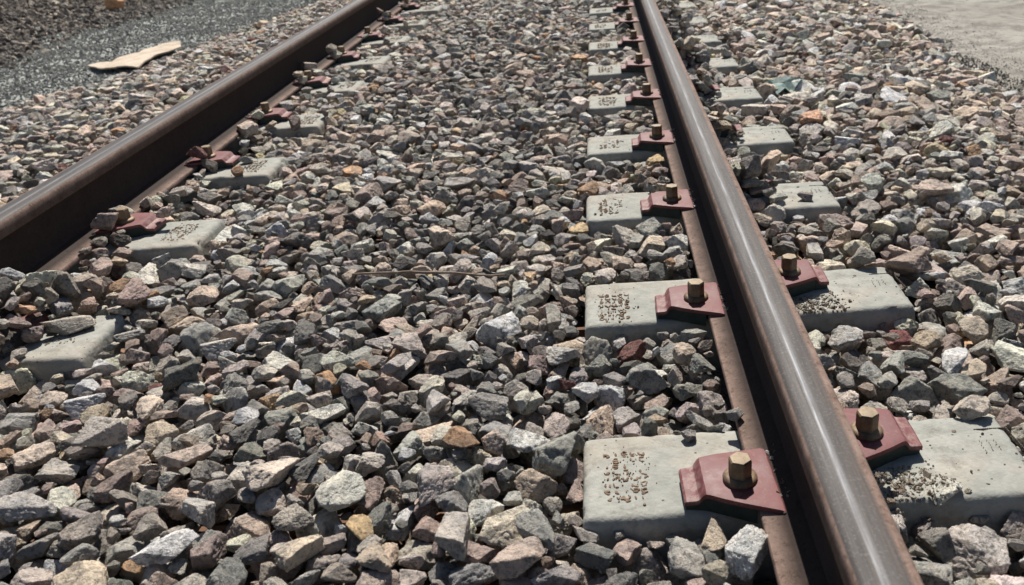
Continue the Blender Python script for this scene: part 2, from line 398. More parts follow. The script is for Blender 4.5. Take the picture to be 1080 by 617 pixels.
def mark_rects():
    R = [(.030, .060, .0055, .005, 0)]                                  # small hole
    for k in range(14): R.append((.065+k*.0035, .062, .0022, .0011, 0))
    for k in range(18): R.append((.116+k*.0004, .060-k*.0042, .0022, .0010, 1.5))
    for k in range(16):
        R.append((.06+.012*(k % 3)+random.gauss(0, .001), .03-.006*(k//3), .003, .0009, 1.2+random.gauss(0, .3)))
    for k in range(9): R.append((random.uniform(-.03, .2), random.uniform(-.08, .08), random.uniform(.001, .0025), random.uniform(.001, .002), 0))
    return R
MARKS = crumbs(mark_rects(), 'cast_marks', 3, .0009)
tie_me = mesh_from('tie_bar', [(-.6, -.025, -.115), (.6, -.025, -.115), (.6, .025, -.115), (-.6, .025, -.115), (-.6, -.025, -.10), (.6, -.025, -.10), (.6, .025, -.10), (-.6, .025, -.10),
    (-.6, -.006, -.06), (.6, -.006, -.06), (.6, .006, -.06), (-.6, .006, -.06)],
    [(3, 2, 1, 0), (0, 1, 5, 4), (2, 3, 7, 6), (1, 2, 6, 10, 9, 5), (0, 4, 8, 11, 7, 3), (4, 5, 9, 8), (6, 7, 11, 10), (8, 9, 10, 11)])
pad_bm = bmesh.new(); bmesh.ops.create_cube(pad_bm, size=1)
for vv in pad_bm.verts: vv.co = Vector((vv.co.x*.148, vv.co.y*.17, vv.co.z*.0145+.0003))
pad_me = bpy.data.meshes.new('rail_pad'); pad_bm.to_mesh(pad_me); pad_bm.free()
ORD = ['nearest', 'second', 'third', 'fourth', 'fifth', 'sixth', 'seventh', 'eighth', 'ninth', 'tenth', 'eleventh', 'twelfth', 'thirteenth', 'fourteenth']
def sleeper_label(i):
    if i == 0: return 'concrete sleeper nearest the bottom edge, large rusty stamped lettering beside its red clip'
    if i == 1: return 'second concrete sleeper from the bottom edge, its left block half buried in stones'
    return '%s concrete sleeper from the bottom edge, pale blocks lying in the ballast' % ORD[i]
NROW = 12
for i in range(NROW):
    y = ROWS[i]
    s = empty('concrete_sleeper', (bend(y), y, BTOP)); tag(s, sleeper_label(i), 'sleeper', 'concrete sleepers across the track')
    for side in (1, -1):
        b = link('concrete_block', BLOCKS[(i*2+(side > 0)*3) % 5], None, s); b.location = (side*(BIN+BOUT)/2, 0, 0)
        if side < 0: b.rotation_euler.z = math.pi
        l = link('stamped_lettering', LETTERS[0 if i == 0 and side > 0 else (i+1+(side < 0)*2) % 5], M_DIRT, b); l['kind'] = 'stuff'; l.location = (-.272+random.gauss(0, .006), -.003+random.gauss(0, .006), .0004)
        if side > 0:
            m = link('cast_marks', MARKS, M_GROOVE, b); m['kind'] = 'stuff'; m.location = (.235, 0, .0003)
        p = link('rail_pad', pad_me, M_INSUL, s); p.location = (side*G, 0, .0072)
    link('tie_bar', tie_me, M_TIE, s)

# ------------------------------------------------------------------ red clips with their bolts
def clip_meshes():
    # outline of the plate, seen from above, rail end towards +x, bolt at the origin; z rises from the lip over a step to the flat
    rows = [(-.086, -.019, .057, .010), (-.083, -.0205, .0585, .0125), (-.068, -.0215, .0595, .0135), (-.064, -.022, .060, .0155), (-.058, -.0245, .061, .0255), (-.054, -.026, .062, .0285),
            (-.048, -.029, .063, .0292), (-.030, -.040, .066, .0298), (-.005, -.053, .067, .0305), (.020, -.065, .068, .0315), (.044, -.0765, .0685, .0325), (.050, -.079, .067, .0315), (.0525, -.0785, .064, .0290)]
    th = .009; N = 14; v = []; f = []
    for (x, a, b, z) in rows:
        for j in range(N+1):
            t = j/N; e = min(t, 1-t)*N
            dz = -.0011*(1-min(e/1.0, 1))**2
            v.append((x+.0006*fbm((x, t, 0), 8), a+(b-a)*t, z+dz+.0005*fbm((x*9, t*1.1, 3), 2.5)))
    nb = len(v)
    for (x, a, b, z) in rows:
        for j in range(N+1): v.append((x, a+(b-a)*j/N, z-th))
    R = len(rows); id_ = lambda i, j, u: u*nb+i*(N+1)+j
    for i in range(R-1):
        for j in range(N):
            f.append((id_(i, j, 0), id_(i+1, j, 0), id_(i+1, j+1, 0), id_(i, j+1, 0)))
            f.append((id_(i, j+1, 1), id_(i+1, j+1, 1), id_(i+1, j, 1), id_(i, j, 1)))
    for i in range(R-1):
        f.append((id_(i, 0, 1), id_(i+1, 0, 1), id_(i+1, 0, 0), id_(i, 0, 0)))
        f.append((id_(i, N, 0), id_(i+1, N, 0), id_(i+1, N, 1), id_(i, N, 1)))
    for j in range(N):
        f.append((id_(0, j, 0), id_(0, j+1, 0), id_(0, j+1, 1), id_(0, j, 1)))
        f.append((id_(R-1, j+1, 0), id_(R-1, j, 0), id_(R-1, j, 1), id_(R-1, j+1, 1)))
    plate = mesh_from('plate', v, f, True); we = plate.attributes.new('wear', 'FLOAT', 'POINT'); we.data.foreach_set('value', np.array(([1. if -.075 < p[0] < -.060 else (.35 if p[0] < -.055 else 0.) for p in v[:nb]]+[0.]*nb), np.float32)); plate.set_sharp_from_angle(angle=math.radians(26))
    # insulator under the plate
    o = [(-.084, -.015), (-.055, -.020), (-.028, -.034), (.016, -.058), (.016, .060), (-.055, .056), (-.084, .053)]
    v = [(x, y, -.008) for x, y in o]+[(x, y, (.0035 if x < -.07 else .0185)) for x, y in o]; n = len(o)
    f = [tuple(range(n))[::-1], tuple(range(n, 2*n))]+[(k, (k+1) % n, n+(k+1) % n, n+k) for k in range(n)]
    ins = mesh_from('insulator', v, f)
    # hexagonal bolt head with chamfered top
    bm = bmesh.new(); prof = [(0.0, .0180), (.0275, .0180), (.0305, .0158), (.0312, .0)]
    rings = []
    for (z, r) in prof:
        if r == 0: rings.append([bm.verts.new((0, 0, z))]); continue
        rings.append([bm.verts.new((r*math.cos(math.pi/3*k+.52), r*math.sin(math.pi/3*k+.52), z)) for k in range(6)])
    for a, b in zip(rings, rings[1:]):
        for k in range(6):
            if len(b) == 1: bm.faces.new((a[k], a[(k+1) % 6], b[0]))
            else: bm.faces.new((a[k], a[(k+1) % 6], b[(k+1) % 6], b[k]))
    ed = [e for e in bm.edges if abs(e.verts[0].co.z-e.verts[1].co.z) > .02]
    bmesh.ops.bevel(bm, geom=ed, offset=.0012, segments=2, affect='EDGES')
    bolt = bpy.data.meshes.new('bolt'); bm.to_mesh(bolt); bm.free()
    bm = bmesh.new(); n = 28; prof = [(-.003, .0255), (.0045, .0262), (.0070, .0248), (.0098, .0205), (.0100, .0)]; rings = []
    for (z, r) in prof:
        rings.append([bm.verts.new((0, 0, z))] if r == 0 else [bm.verts.new((r*math.cos(2*math.pi*k/n), r*math.sin(2*math.pi*k/n), z)) for k in range(n)])
    for a, b in zip(rings, rings[1:]):
        for k in range(n):
            if len(b) == 1: bm.faces.new((a[k], a[(k+1) % n], b[0]))
            else: bm.faces.new((a[k], a[(k+1) % n], b[(k+1) % n], b[k]))
    wash = bpy.data.meshes.new('washer'); bm.to_mesh(wash); bm.free(); wash.shade_smooth(); wash.set_sharp_from_angle(angle=math.radians(50))
    # embossed sign on the plate
    em = crumbs([(0, 0, .009, .0016, .1), (.006, -.007, .0016, .006, .1), (-.007, -.004, .0045, .0015, .6)], 'embossed_mark', 8, .0012)
    return plate, ins, bolt, wash, em
CL_PLATE, CL_INS, CL_BOLT, CL_WASH, CL_MARK = clip_meshes()
def mirrored(me, name):
    m = me.copy(); m.name = name
    bm = bmesh.new(); bm.from_mesh(m)
    for q in bm.verts: q.co.x = -q.co.x
    bmesh.ops.reverse_faces(bm, faces=bm.faces); bm.to_mesh(m); bm.free(); return m
CL_PLATE_M, CL_INS_M = mirrored(CL_PLATE, 'plate_mirrored'), mirrored(CL_INS, 'insulator_mirrored')
CLIPS = []          # (x, y, direction towards the rail)
def clip(i, side, inner):
    y = ROWS[i]+(-.075 if (side > 0) == inner else .022)
    x = bend(y)+side*(G+(-.095 if inner else .122))
    d = side if inner else -side
    order = ['nearest', 'second', 'third', 'fourth', 'fifth', 'sixth', 'seventh', 'eighth', 'ninth', 'tenth'][i]
    where = ('inside' if inner else 'outside')+' the '+('right' if side > 0 else 'left')+' rail'
    if inner and side > 0: lab = '%s inner red clip of the right rail from the bottom edge, bolt standing clear' % order
    elif side > 0: lab = 'outer red clip of the right rail, %s from the bottom, half under stones' % ORD[i] if i > 1 else ('outer red clip of the right rail nearest the bottom, beside brown grit' if i == 0 else 'second outer red clip of the right rail from the bottom, bronze bolt')
    else: lab = '%s inner red clip of the left rail from the left edge, under stones' % ORD[i-1] if inner else 'red clip behind the left rail, on the %s sleeper' % ORD[i]
    e = empty('rail_clip', (x, y, 0)); tag(e, lab, 'rail clip', 'red clips holding the rails')
    e.rotation_euler.z = random.gauss(0, .02)
    link('plate', CL_PLATE if d > 0 else CL_PLATE_M, M_RED, e); link('insulator', CL_INS if d > 0 else CL_INS_M, M_INSUL, e)
    m = link('embossed_mark', CL_MARK, M_RED, e); m.location = (0, -.036, .0296)
    w = link('washer', CL_WASH, M_WASH, e); w.location = (0, 0, .0300)
    b = link('bolt', CL_BOLT, M_BOLT, e); b.location = (0, 0, .0385); b.rotation_euler.z = random.uniform(-.5, .5) if i else .12
    CLIPS.append((x, y, d))
for i in range(10): clip(i, 1, True)
for i in range(1, 10): clip(i, -1, True)
for i in range(6): clip(i, 1, False)

# ------------------------------------------------------------------ rock shapes
def ico(sub):
    bm = bmesh.new(); bmesh.ops.create_icosphere(bm, subdivisions=sub, radius=1)
    v = np.array([q.co[:] for q in bm.verts]); f = [[w.index for w in q.verts] for q in bm.faces]; bm.free(); return v, f
NPROTO = 44
ROCK_COL = bpy.data.collections.new('rock_shapes')      # not in the scene: only instanced
def rock_points(seed, V):
    r = np.random.default_rng(1000+seed)
    n1, n2 = int(r.integers(6, 9)), 8
    n = r.normal(size=(n1+n2, 3)); n /= np.linalg.norm(n, axis=1)[:, None]
    d = np.concatenate([r.uniform(.46, .84, n1), r.uniform(.86, 1.12, n2)])
    fc = V@n.T                                     # each plane cuts the ball
    rad = np.where(fc > .05, d/np.maximum(fc, .05), 9.)
    k = 85.; soft = -np.log(np.exp(-k*np.minimum(np.concatenate([rad, np.full((len(V), 1), 1.32)], 1), 3)).sum(1))/k
    P = V*soft[:, None]
    o = r.uniform(0, 50, 3)
    dv = np.empty(len(V))
    for i, p in enumerate(P):
        q = Vector(p)
        a = noise.noise(q*1.5+Vector(o)); b = noise.fractal(q*4.2+Vector(o), .8, 2.1, 5)
        c = abs(noise.noise(q*2.6-Vector(o)))
        dv[i] = .034*a+.046*b-.07*max(0, .13-c)/.13*(.4 if seed % 3 else 1.1)+.030*(noise.cell(q*3.1+Vector(o))-.5)*(seed % 2)
    P = P*(1+dv)[:, None]
    asp = np.array([1, r.uniform(.66, .92), r.uniform(.44, .76)])
    P = P*asp
    P -= (P.max(0)+P.min(0))/2
    return P/np.ptp(P, axis=0).max()               # longest side 1
V5, F5 = ico(5); V4, F4 = ico(4)
PROTO = []
for s in range(NPROTO):
    P = rock_points(s, V5)
    me = mesh_from('rock_%02d' % s, P.tolist(), F5, True); me.materials.append(M_STONE)
    o = bpy.data.objects.new('rock_%02d' % s, me); ROCK_COL.objects.link(o); PROTO.append((P, me))
print('shapes', round(time.time()-_t0, 1))

# ------------------------------------------------------------------ dropping the stones onto the bed one by one
GS = .006; GX0, GY0 = -3.4, .25; NX, NY = int(6.15/GS), int(9.35/GS)
gx = GX0+(np.arange(NX)+.5)*GS; gy = GY0+(np.arange(NY)+.5)*GS
XX, YY = np.meshgrid(gx, gy)                       # [iy, ix]
TT = target(XX, YY).astype(np.float32)
H = (TT-.075-.02*np.random.default_rng(4).random(TT.shape)).astype(np.float32)
inb = (XX > xleft(YY)-.05+.10*vnoise(XX, YY, .25, 31)) & (XX < xright(YY)+.05+.12*vnoise(XX, YY, .22, 33))
vis = (XX > -.29-.62*(YY-.93)-1.0) & (XX < 1.115+.455*(YY-.82)+.75)
FILL = inb & vis
H = np.where(inb, H, np.maximum(H, ZG-.01)).astype(np.float32)
XC = XX-bend(YY)
for i in range(NROW):
    m = (np.abs(YY-ROWS[i]) < BHW-.002)
    H[m & (np.abs(XC) > BIN) & (np.abs(XC) < BOUT)] = BTOP
for (x, y, d) in CLIPS:
    m = (np.abs(XX-x+d*.015) < .068) & (YY > y-.045) & (YY < y+.065); H[m] = np.maximum(H[m], .032)
    m = (XX-x)**2+(YY-y)**2 < .021**2; H[m] = .07
for s in (1, -1):
    H[np.abs(XC-s*G) < .075] = .022; H[np.abs(XC-s*G) < .037] = .194
# library of turned stones
LIB = {}
def rand_rot(r):
    yaw = Matrix.Rotation(r.uniform(0, 2*math.pi), 3, 'Z')
    if r.random() < .12:
        q = r.normal(size=4); q /= np.linalg.norm(q)
        from mathutils import Quaternion
        return np.array(Quaternion(q).to_matrix())
    ax = r.uniform(0, 2*math.pi); t = r.normal(0, .32)
    tilt = Matrix.Rotation(t, 3, Vector((math.cos(ax), math.sin(ax), 0)))
    spin = Matrix.Rotation(r.uniform(0, 2*math.pi), 3, 'Z')
    flip = Matrix.Rotation(math.pi if r.random() < .5 else 0, 3, 'X')
    return np.array(yaw@tilt@spin@flip)
def lib_entry(r, size, proto=None):
    k = int(r.integers(NPROTO)) if proto is None else proto
    Rm = rand_rot(r); P = (PROTO[k][0]@Rm.T)*size
    hw = int(math.ceil(np.abs(P[:, :2]).max()/GS))+1; n = 2*hw+1
    ix = np.floor(P[:, 0]/GS+.5).astype(int)+hw; iy = np.floor(P[:, 1]/GS+.5).astype(int)+hw
    top = np.full((n, n), -9., np.float32); bot = np.full((n, n), 9., np.float32)
    np.maximum.at(top, (iy, ix), P[:, 2]); np.minimum.at(bot, (iy, ix), P[:, 2])
    ok = top > -8
    return dict(k=k, R=Rm, size=size, hw=hw, top=top, bot=bot, ok=ok, hmax=float(P[:, 2].max()), n=int(ok.sum()))
rl = np.random.default_rng(77)
def make_lib(n, lo, hi, mode):
    L = []
    for i in range(n):
        s = float(np.clip(rl.lognormal(math.log(mode), .27), lo, hi)); L.append(lib_entry(rl, s))
    return L
LIB_MAIN = make_lib(1700, .034, .105, .059)
LIB_BIG = make_lib(500, .055, .135, .083)
LIB_SMALL = make_lib(420, .018, .038, .028)
STONES = []       # (entry, x, y, z, ix, iy)
def try_place(e, ix, iy, q=.93):
    hw = e['hw']
    if ix-hw < 0 or iy-hw < 0 or ix+hw >= NX or iy+hw >= NY: return None
    w = H[iy-hw:iy+hw+1, ix-hw:ix+hw+1]
    d = (w-e['bot'])[e['ok']]
    k = int(q*(len(d)-1)); z = np.partition(d, k)[k]
    return float(z)
def put(e, ix, iy, z):
    hw = e['hw']
    w = H[iy-hw:iy+hw+1, ix-hw:ix+hw+1]
    np.maximum(w, np.where(e['ok'], z+e['top'], -9.), out=w)
    STONES.append((e, GX0+(ix+.5)*GS, GY0+(iy+.5)*GS, z, ix, iy))
def fill(lib, need, slack, K, jit, batches, per, ds=3, r=np.random.default_rng(5)):
    fails = np.zeros((NY//ds, NX//ds), np.int16)
    for b in range(batches):
        Hd = H[:NY//ds*ds:, :NX//ds*ds].reshape(NY//ds, ds, NX//ds, ds).mean((1, 3))
        Td = TT[ds//2::ds, ds//2::ds][:NY//ds, :NX//ds]; Fd = FILL[ds//2::ds, ds//2::ds][:NY//ds, :NX//ds]
        cand = np.argwhere((Hd < Td-need) & Fd & (fails < 3))
        if len(cand) == 0: break
        r.shuffle(cand); cand = cand[:max(400, int(len(cand)*per))]
        for (cy, cx) in cand:
            e = lib[int(r.integers(len(lib)))]; best = None
            jj = r.integers(-jit, jit+1, (K, 2))
            for (jx, jy) in jj:
                ix = cx*ds+1+jx; iy = cy*ds+1+jy
                z = try_place(e, ix, iy)
                if z is None: continue
                t = z+e['hmax']-TT[iy, ix]
                if best is None or t < best[0]: best = (t, ix, iy, z)
            if best is None: fails[cy, cx] += 1; continue
            if best[0] > slack+.30*e['size']*r.random(): fails[cy, cx] += 1; continue
            put(e, best[1], best[2], best[3])
FALL = FILL; bigm = (XC > 1.15) & (vnoise(XX, YY, .45, 91) > -.12)
FILL = FALL & bigm
fill(LIB_BIG, .040, .012, 4, 4, 20, .03)
FILL = FALL
fill(LIB_MAIN, .030, .012, 4, 4, 26, .05)
n1 = len(STONES); print('main', n1, round(time.time()-_t0, 1))
fill(LIB_SMALL, .026, .008, 3, 2, 8, .20)
n2 = len(STONES); print('small', n2-n1, round(time.time()-_t0, 1))

# single stones that stand out in the photograph: pixel, size, colour
C_BLUE, C_GREY, C_DARK, C_MAUVE, C_TAN, C_PALE, C_ORANGE, C_RED = range(8)
CNAME = ['blue-grey', 'grey', 'dark grey', 'mauve-brown', 'tan', 'pale', 'orange-brown', 'dark red']
CBASE = np.array([(.225, .230, .224), (.320, .308, .290), (.135, .134, .130), (.295, .252, .230), (.420, .355, .300), (.49, .45, .40), (.41, .275, .185), (.135, .065, .062)])
FEATURE = [((585, 468), .105, C_BLUE, 0), ((497, 472), .074, C_ORANGE, 0), ((392, 550), .055, C_ORANGE, 0), ((404, 594), .066, C_TAN, 0), ((182, 570), .092, C_PALE, 0),
           ((160, 432), .080, C_TAN, 0), ((57, 333), .105, C_GREY, .04), ((70, 300), .085, C_MAUVE, .03), ((135, 305), .095, C_MAUVE, .03), ((196, 398), .090, C_DARK, 0), ((768, 574), .062, C_TAN, -.03),
           ((605, 388), .038, C_RED, 0), ((566, 545), .080, C_BLUE, 0), ((492, 556), .092, C_GREY, 0), ((640, 578), .062, C_BLUE, -.02), ((480, 164), .055, C_ORANGE, 0), ((615, 197), .075, C_ORANGE, 0),
           ((861, 127), .10, C_ORANGE, 0), ((935, 137), .075, C_PALE, 0), ((960, 122), .080, C_BLUE, 0), ((36, 525), .10, C_BLUE, 0), ((545, 585), .085, C_MAUVE, 0), ((435, 352), .06, C_MAUVE, 0),
           ((915, 200), .09, C_BLUE, 0), ((985, 205), .10, C_MAUVE, 0), ((1020, 375), .08, C_PALE, 0), ((880, 505), .05, C_BLUE, 0), ((955, 560), .06, C_BLUE, 0), ((1005, 520), .065, C_PALE, -.02),
           ((125, 222), .058, C_TAN, .05), ((105, 232), .04, C_GREY, .05), ((215, 163), .06, C_GREY, .05), ((205, 167), .045, C_GREY, .05), ((322, 72), .085, C_MAUVE, .05), ((270, 112), .075, C_PALE, .04),
           ((290, 118), .055, C_TAN, .05), ((855, 140+65), .045, C_GREY, 0), ((100, 455), .09, C_GREY, 0), ((350, 515), .085, C_GREY, 0), ((470, 512), .08, C_GREY, 0), ((300, 515), .09, C_GREY, 0)]
FEAT_COL = {}
rf = np.random.default_rng(9)
for (px, sz, ci, dz) in FEATURE:
    p = unproject(px[0], px[1], dz); ix = int((p[0]-GX0)/GS); iy = int((p[1]-GY0)/GS); best = None
    for a in range(7):
        e = lib_entry(rf, sz)
        for jx in (-3, 0, 3):
            for jy in (-3, 0, 3):
                z = try_place(e, ix+jx, iy+jy, .80)
                if z is not None and (best is None or z+e['hmax'] < best[0]): best = (z+e['hmax'], e, ix+jx, iy+jy, z)
    if best and best[4] < .10:
        FEAT_COL[len(STONES)] = ci; put(best[1], best[2], best[3], best[4])
# stones lying on the clips and along the foot of the left rail
for i in range(1, 10):
    y = ROWS[i]+.022
    for (dx, dy, s) in ((-.012, -.052, .062), (-.04, -.045, .05), (-.060, -.01, .04), (-.045, .045, .055), (.10, .03, .045)):
        if dx > -.015 and dy < -.05: pass
        elif rf.random() < .5: continue
        e = lib_entry(rf, s*rf.uniform(.8, 1.25)); ix = int((-.779+bend(y)+dx+rf.normal(0, .008)-GX0)/GS); iy = int((y+dy+rf.normal(0, .01)-GY0)/GS)
        z = try_place(e, ix, iy, .85)
        if z is not None and z < .10: put(e, ix, iy, z)
for i in range(2, 6):
    y = ROWS[i]+.022
    for (dx, dy, s) in ((.005, -.058, .085), (.045, -.02, .06), (-.03, -.05, .06), (.012, .004, .05), (.03, -.05, .05)):
        e = lib_entry(rf, s*rf.uniform(.85, 1.2)); ix = int((G+.122+bend(y)+dx-GX0)/GS); iy = int((y+dy+rf.normal(0, .008)-GY0)/GS)
        z = try_place(e, ix, iy, .72)
        if z is not None and z < .11: put(e, ix, iy, z)
for i in range(0, 9):
    y = ROWS[i]
    for (dx, dy, sd_) in ((G-.10, .085, .024), (G-.12, .10, .032), (G-.14, .095, .026), (BIN+.1, .125, .05), (G+.13, -.06, .03), (1.2, .11, .06), (-BIN-.05, .11, .05), (-BIN-.1, -.11, .045), (-BIN+.01, .02, .05)):
        if rf.random() < .62: continue
        e = lib_entry(rf, sd_*rf.uniform(.8, 1.25)); ix = int((dx+bend(y)+rf.normal(0, .012)-GX0)/GS); iy = int((y+dy+rf.normal(0, .008)-GY0)/GS)
        z = try_place(e, ix, iy, .85)
        if z is not None and z < .05: put(e, ix, iy, z)
n3 = len(STONES); print('feature', n3-n2, round(time.time()-_t0, 1))

# colours by where the stones lie
SX = np.array([s[1] for s in STONES]); SY = np.array([s[2] for s in STONES]); SZ = np.array([s[3] for s in STONES])
rc = np.random.default_rng(21)
W_mid = np.array([.30, .28, .07, .13, .13, .08, .014, .003]); W_right = np.array([.09, .18, .03, .27, .27, .15, .025, .006]); W_left = np.array([.13, .23, .04, .24, .23, .13, .02, .004])
dom = np.clip((SX-.95)/.5, 0, 1)[:, None]*W_right+np.clip((-.1-SX)/.6, 0, 1)[:, None]*W_left
dom += (1-np.clip((SX-.95)/.5, 0, 1)-np.clip((-.1-SX)/.6, 0, 1))[:, None]*W_mid
dom = dom*(1+.9*vnoise(SX, SY, .3, 41)[:, None]*np.array([1, .5, 1, -1, -1, -.5, 0, 0])); dom = np.maximum(dom, .001)
cum = np.cumsum(dom, 1)/dom.sum(1)[:, None]
CI = (rc.random(len(STONES))[:, None] > cum).sum(1).clip(0, 7)
for k, c in FEAT_COL.items(): CI[k] = c
SC = CBASE[CI]*np.where((SX > 1)|(SX < -.95), 1.42, 1.40)[:, None]*rc.lognormal(0, .20, (len(STONES), 1))*(1+rc.normal(0, .022, (len(STONES), 3)))
SC = np.clip(SC*np.array([1.05, 1.0, .95]), .02, .60)

# which stones show largest
area = np.zeros(len(STONES)); 
for k, (e, x, y, z, ix, iy) in enumerate(STONES):
    if y > 3.4: continue
    hw = e['hw']; w = H[iy-hw:iy+hw+1, ix-hw:ix+hw+1]
    area[k] = ((z+e['top'] >= w-.003) & e['ok']).sum()
px, py, pc = project(np.stack([SX, SY, SZ], -1))
infr = (px > 4) & (px < 1076) & (py > 4) & (py < 613)
hid = (SX-bend(SY) < -.90)
score = np.where(infr & ~hid, area/np.maximum(pc, .1)**2, 0)
for k in FEAT_COL: score[k] *= 4
TOPN = np.argsort(-score)[:300]
INDIV = np.zeros(len(STONES), bool); INDIV[TOPN] = True

def place_words(x, y):
    if y > 520: v = 'at the bottom edge'
    elif y > 430: v = 'low in the picture'
    elif y > 330: v = 'below mid-height'
    elif y > 220: v = 'above mid-height'
    else: v = 'in the upper part'
    if x < 135: h = 'near the left edge'
    elif x < 290: h = 'on the left'
    elif x < 450: h = 'left of centre'
    elif x < 615: h = 'left of lettered concrete'
    elif x < 830: h = 'by the inner red clips'
    else: h = 'outside the right rail'
    return h+' '+v
LAB = {}
for k in TOPN:
    e = STONES[k][0]; P = PROTO[e['k']][0]; asp = sorted(np.ptp(P, axis=0))
    shp = 'flat' if asp[0] < .52 else ('blocky' if asp[1] > .80 else 'long')
    sz = 'large' if e['size'] > .074 else ('small' if e['size'] < .052 else 'mid-sized')
    LAB.setdefault('%s %s %s stone %s' % (sz, shp, CNAME[CI[k]], place_words(px[k], py[k])), []).append(k)
for lab, ks in LAB.items():
    ks.sort(key=lambda q: px[q]); n = len(ks)
    NUM = ['two', 'three', 'four', 'five', 'six', 'seven', 'eight', 'nine', 'ten']
    for j, k in enumerate(ks):
        e, x, y, z, ix, iy = STONES[k]
        o = link('ballast_stone', PROTO[e['k']][1])
        o.matrix_world = Matrix.Translation((x, y, z))@Matrix(e['R'].tolist()).to_4x4()@Matrix.Scale(e['size'], 4)
        o['stone_col'] = [float(q) for q in SC[k]]
        if n == 1: t = lab
        elif j == 0: t = lab+', leftmost of %s' % (NUM[n-2] if n < 12 else n)
        elif j == n-1: t = lab+', rightmost of %s' % (NUM[n-2] if n < 12 else n)
        else: t = lab+', %s from left' % (ORD[j])
        tag(o, t, 'stone', 'larger ballast stones of the track bed')

# ------------------------------------------------------------------ masses of stones, instanced from the same shapes
def scatter(name, pos, rot, scl, idx, col, label, cat):
    n = len(pos); me = bpy.data.meshes.new(name); me.vertices.add(n); me.vertices.foreach_set('co', np.asarray(pos, np.float32).ravel())
    for nm, typ, fld, dat in (('stone_rot', 'FLOAT_VECTOR', 'vector', rot), ('stone_scale', 'FLOAT', 'value', scl), ('stone_idx', 'INT', 'value', idx), ('stone_col', 'FLOAT_VECTOR', 'vector', col)):
        a = me.attributes.new(nm, typ, 'POINT'); a.data.foreach_set(fld, np.asarray(dat, np.int32 if typ == 'INT' else np.float32).ravel())
    o = link(name, me); me.materials.append(M_STONE)
    ng = bpy.data.node_groups.new(name+'_nodes', 'GeometryNodeTree')
    ng.interface.new_socket('Geometry', in_out='INPUT', socket_type='NodeSocketGeometry'); ng.interface.new_socket('Geometry', in_out='OUTPUT', socket_type='NodeSocketGeometry')
    N = ng.nodes; gi = N.new('NodeGroupInput'); go = N.new('NodeGroupOutput'); mp = N.new('GeometryNodeMeshToPoints'); ip = N.new('GeometryNodeInstanceOnPoints')
    ci = N.new('GeometryNodeCollectionInfo'); ci.inputs['Collection'].default_value = ROCK_COL; ci.inputs['Separate Children'].default_value = True; ci.inputs['Reset Children'].default_value = True
    def na(nm, t):
        q = N.new('GeometryNodeInputNamedAttribute'); q.data_type = t; q.inputs['Name'].default_value = nm; return q.outputs['Attribute']
    L = ng.links.new
    L(gi.outputs[0], mp.inputs['Mesh']); L(mp.outputs[0], ip.inputs['Points']); L(ci.outputs[0], ip.inputs['Instance']); ip.inputs['Pick Instance'].default_value = True
    L(na('stone_idx', 'INT'), ip.inputs['Instance Index']); L(na('stone_scale', 'FLOAT'), ip.inputs['Scale'])
    er = N.new('FunctionNodeEulerToRotation'); L(na('stone_rot', 'FLOAT_VECTOR'), er.inputs[0]); L(er.outputs[0], ip.inputs['Rotation'])
    L(ip.outputs[0], go.inputs[0])
    md = o.modifiers.new('stones', 'NODES'); md.node_group = ng
    tag(o, label, cat, kind='stuff'); return o
rest = [k for k in range(len(STONES)) if not INDIV[k]]
scatter('ballast', [STONES[k][1:4] for k in rest], [tuple(Matrix(STONES[k][0]['R'].tolist()).to_euler()) for k in rest], [STONES[k][0]['size'] for k in rest], [STONES[k][0]['k'] for k in rest], SC[rest],
        'crushed grey and brown stone ballast of the track bed', 'ballast')

def loose(n, xy, zf, size, base, spread, name, label, cat, sink=.25, seed=1):
    r = np.random.default_rng(seed); x, y = xy(r, n); s = r.lognormal(math.log(size), .33, len(x)); z = zf(x, y)+s*(.25-sink)
    col = np.array(base)[r.integers(len(base), size=len(x))]*r.lognormal(0, spread, (len(x), 1))
    return scatter(name, np.stack([x, y, z], -1), r.uniform(0, 6.28, (len(x), 3)), s, r.integers(NPROTO, size=len(x)), np.clip(col, .015, .55), label, cat)
def ground_z(x, y):
    base = ZG+.05*vnoise(x, y, 1.7, 21)+.040*vnoise(x, y, .42, 22)+.020*vnoise(x, y, .16, 24)
    return np.where(x < -3.9, base+.04*np.clip((-3.9-x)/.6, 0, 1), base)
def xy_grav(r, n):
    y = r.uniform(3.6, 11.5, n); x = r.uniform(-5.2, -1.85, n); k = (x < xleft(y)+.12) & (x > -4.1+.3*vnoise(x, y, .8, 6)+.3*r.normal(size=n)*.5) & (x > -.29-.62*(y-.93)-.9); return x[k], y[k]
def xy_brown(r, n):
    y = r.uniform(5.5, 14, n); x = r.uniform(-9, -3.5, n); k = (x < -3.75+.3*vnoise(x, y, .8, 6)+.12*r.normal(size=n)) & (x > -.29-.62*(y-.93)-.9); return x[k], y[k]
def xy_dirt(r, n):
    y = r.uniform(2.2, 8.5, n); d = np.abs(r.normal(0, .20, n)); x = xright(y)+d; return x, y
loose(120000, xy_grav, ground_z, .0135, [(.31, .325, .305), (.40, .41, .385), (.24, .255, .24), (.36, .35, .325)], .18, 'fine_gravel', 'fine grey-green gravel strip beyond the left rail', 'gravel', .2, 3)
loose(30000, xy_brown, ground_z, .036, [(.16, .135, .115), (.27, .23, .19), (.10, .09, .08), (.34, .30, .25)], .25, 'brown_gravel', 'dark brown coarse gravel in the upper left corner', 'gravel', .15, 4)
loose(9000, xy_dirt, ground_z, .008, [(.27, .255, .23), (.21, .20, .18), (.31, .295, .265)], .25, 'dirt_pebbles', 'small pebbles strewn over the sandy dirt edge', 'pebbles', .42, 5)
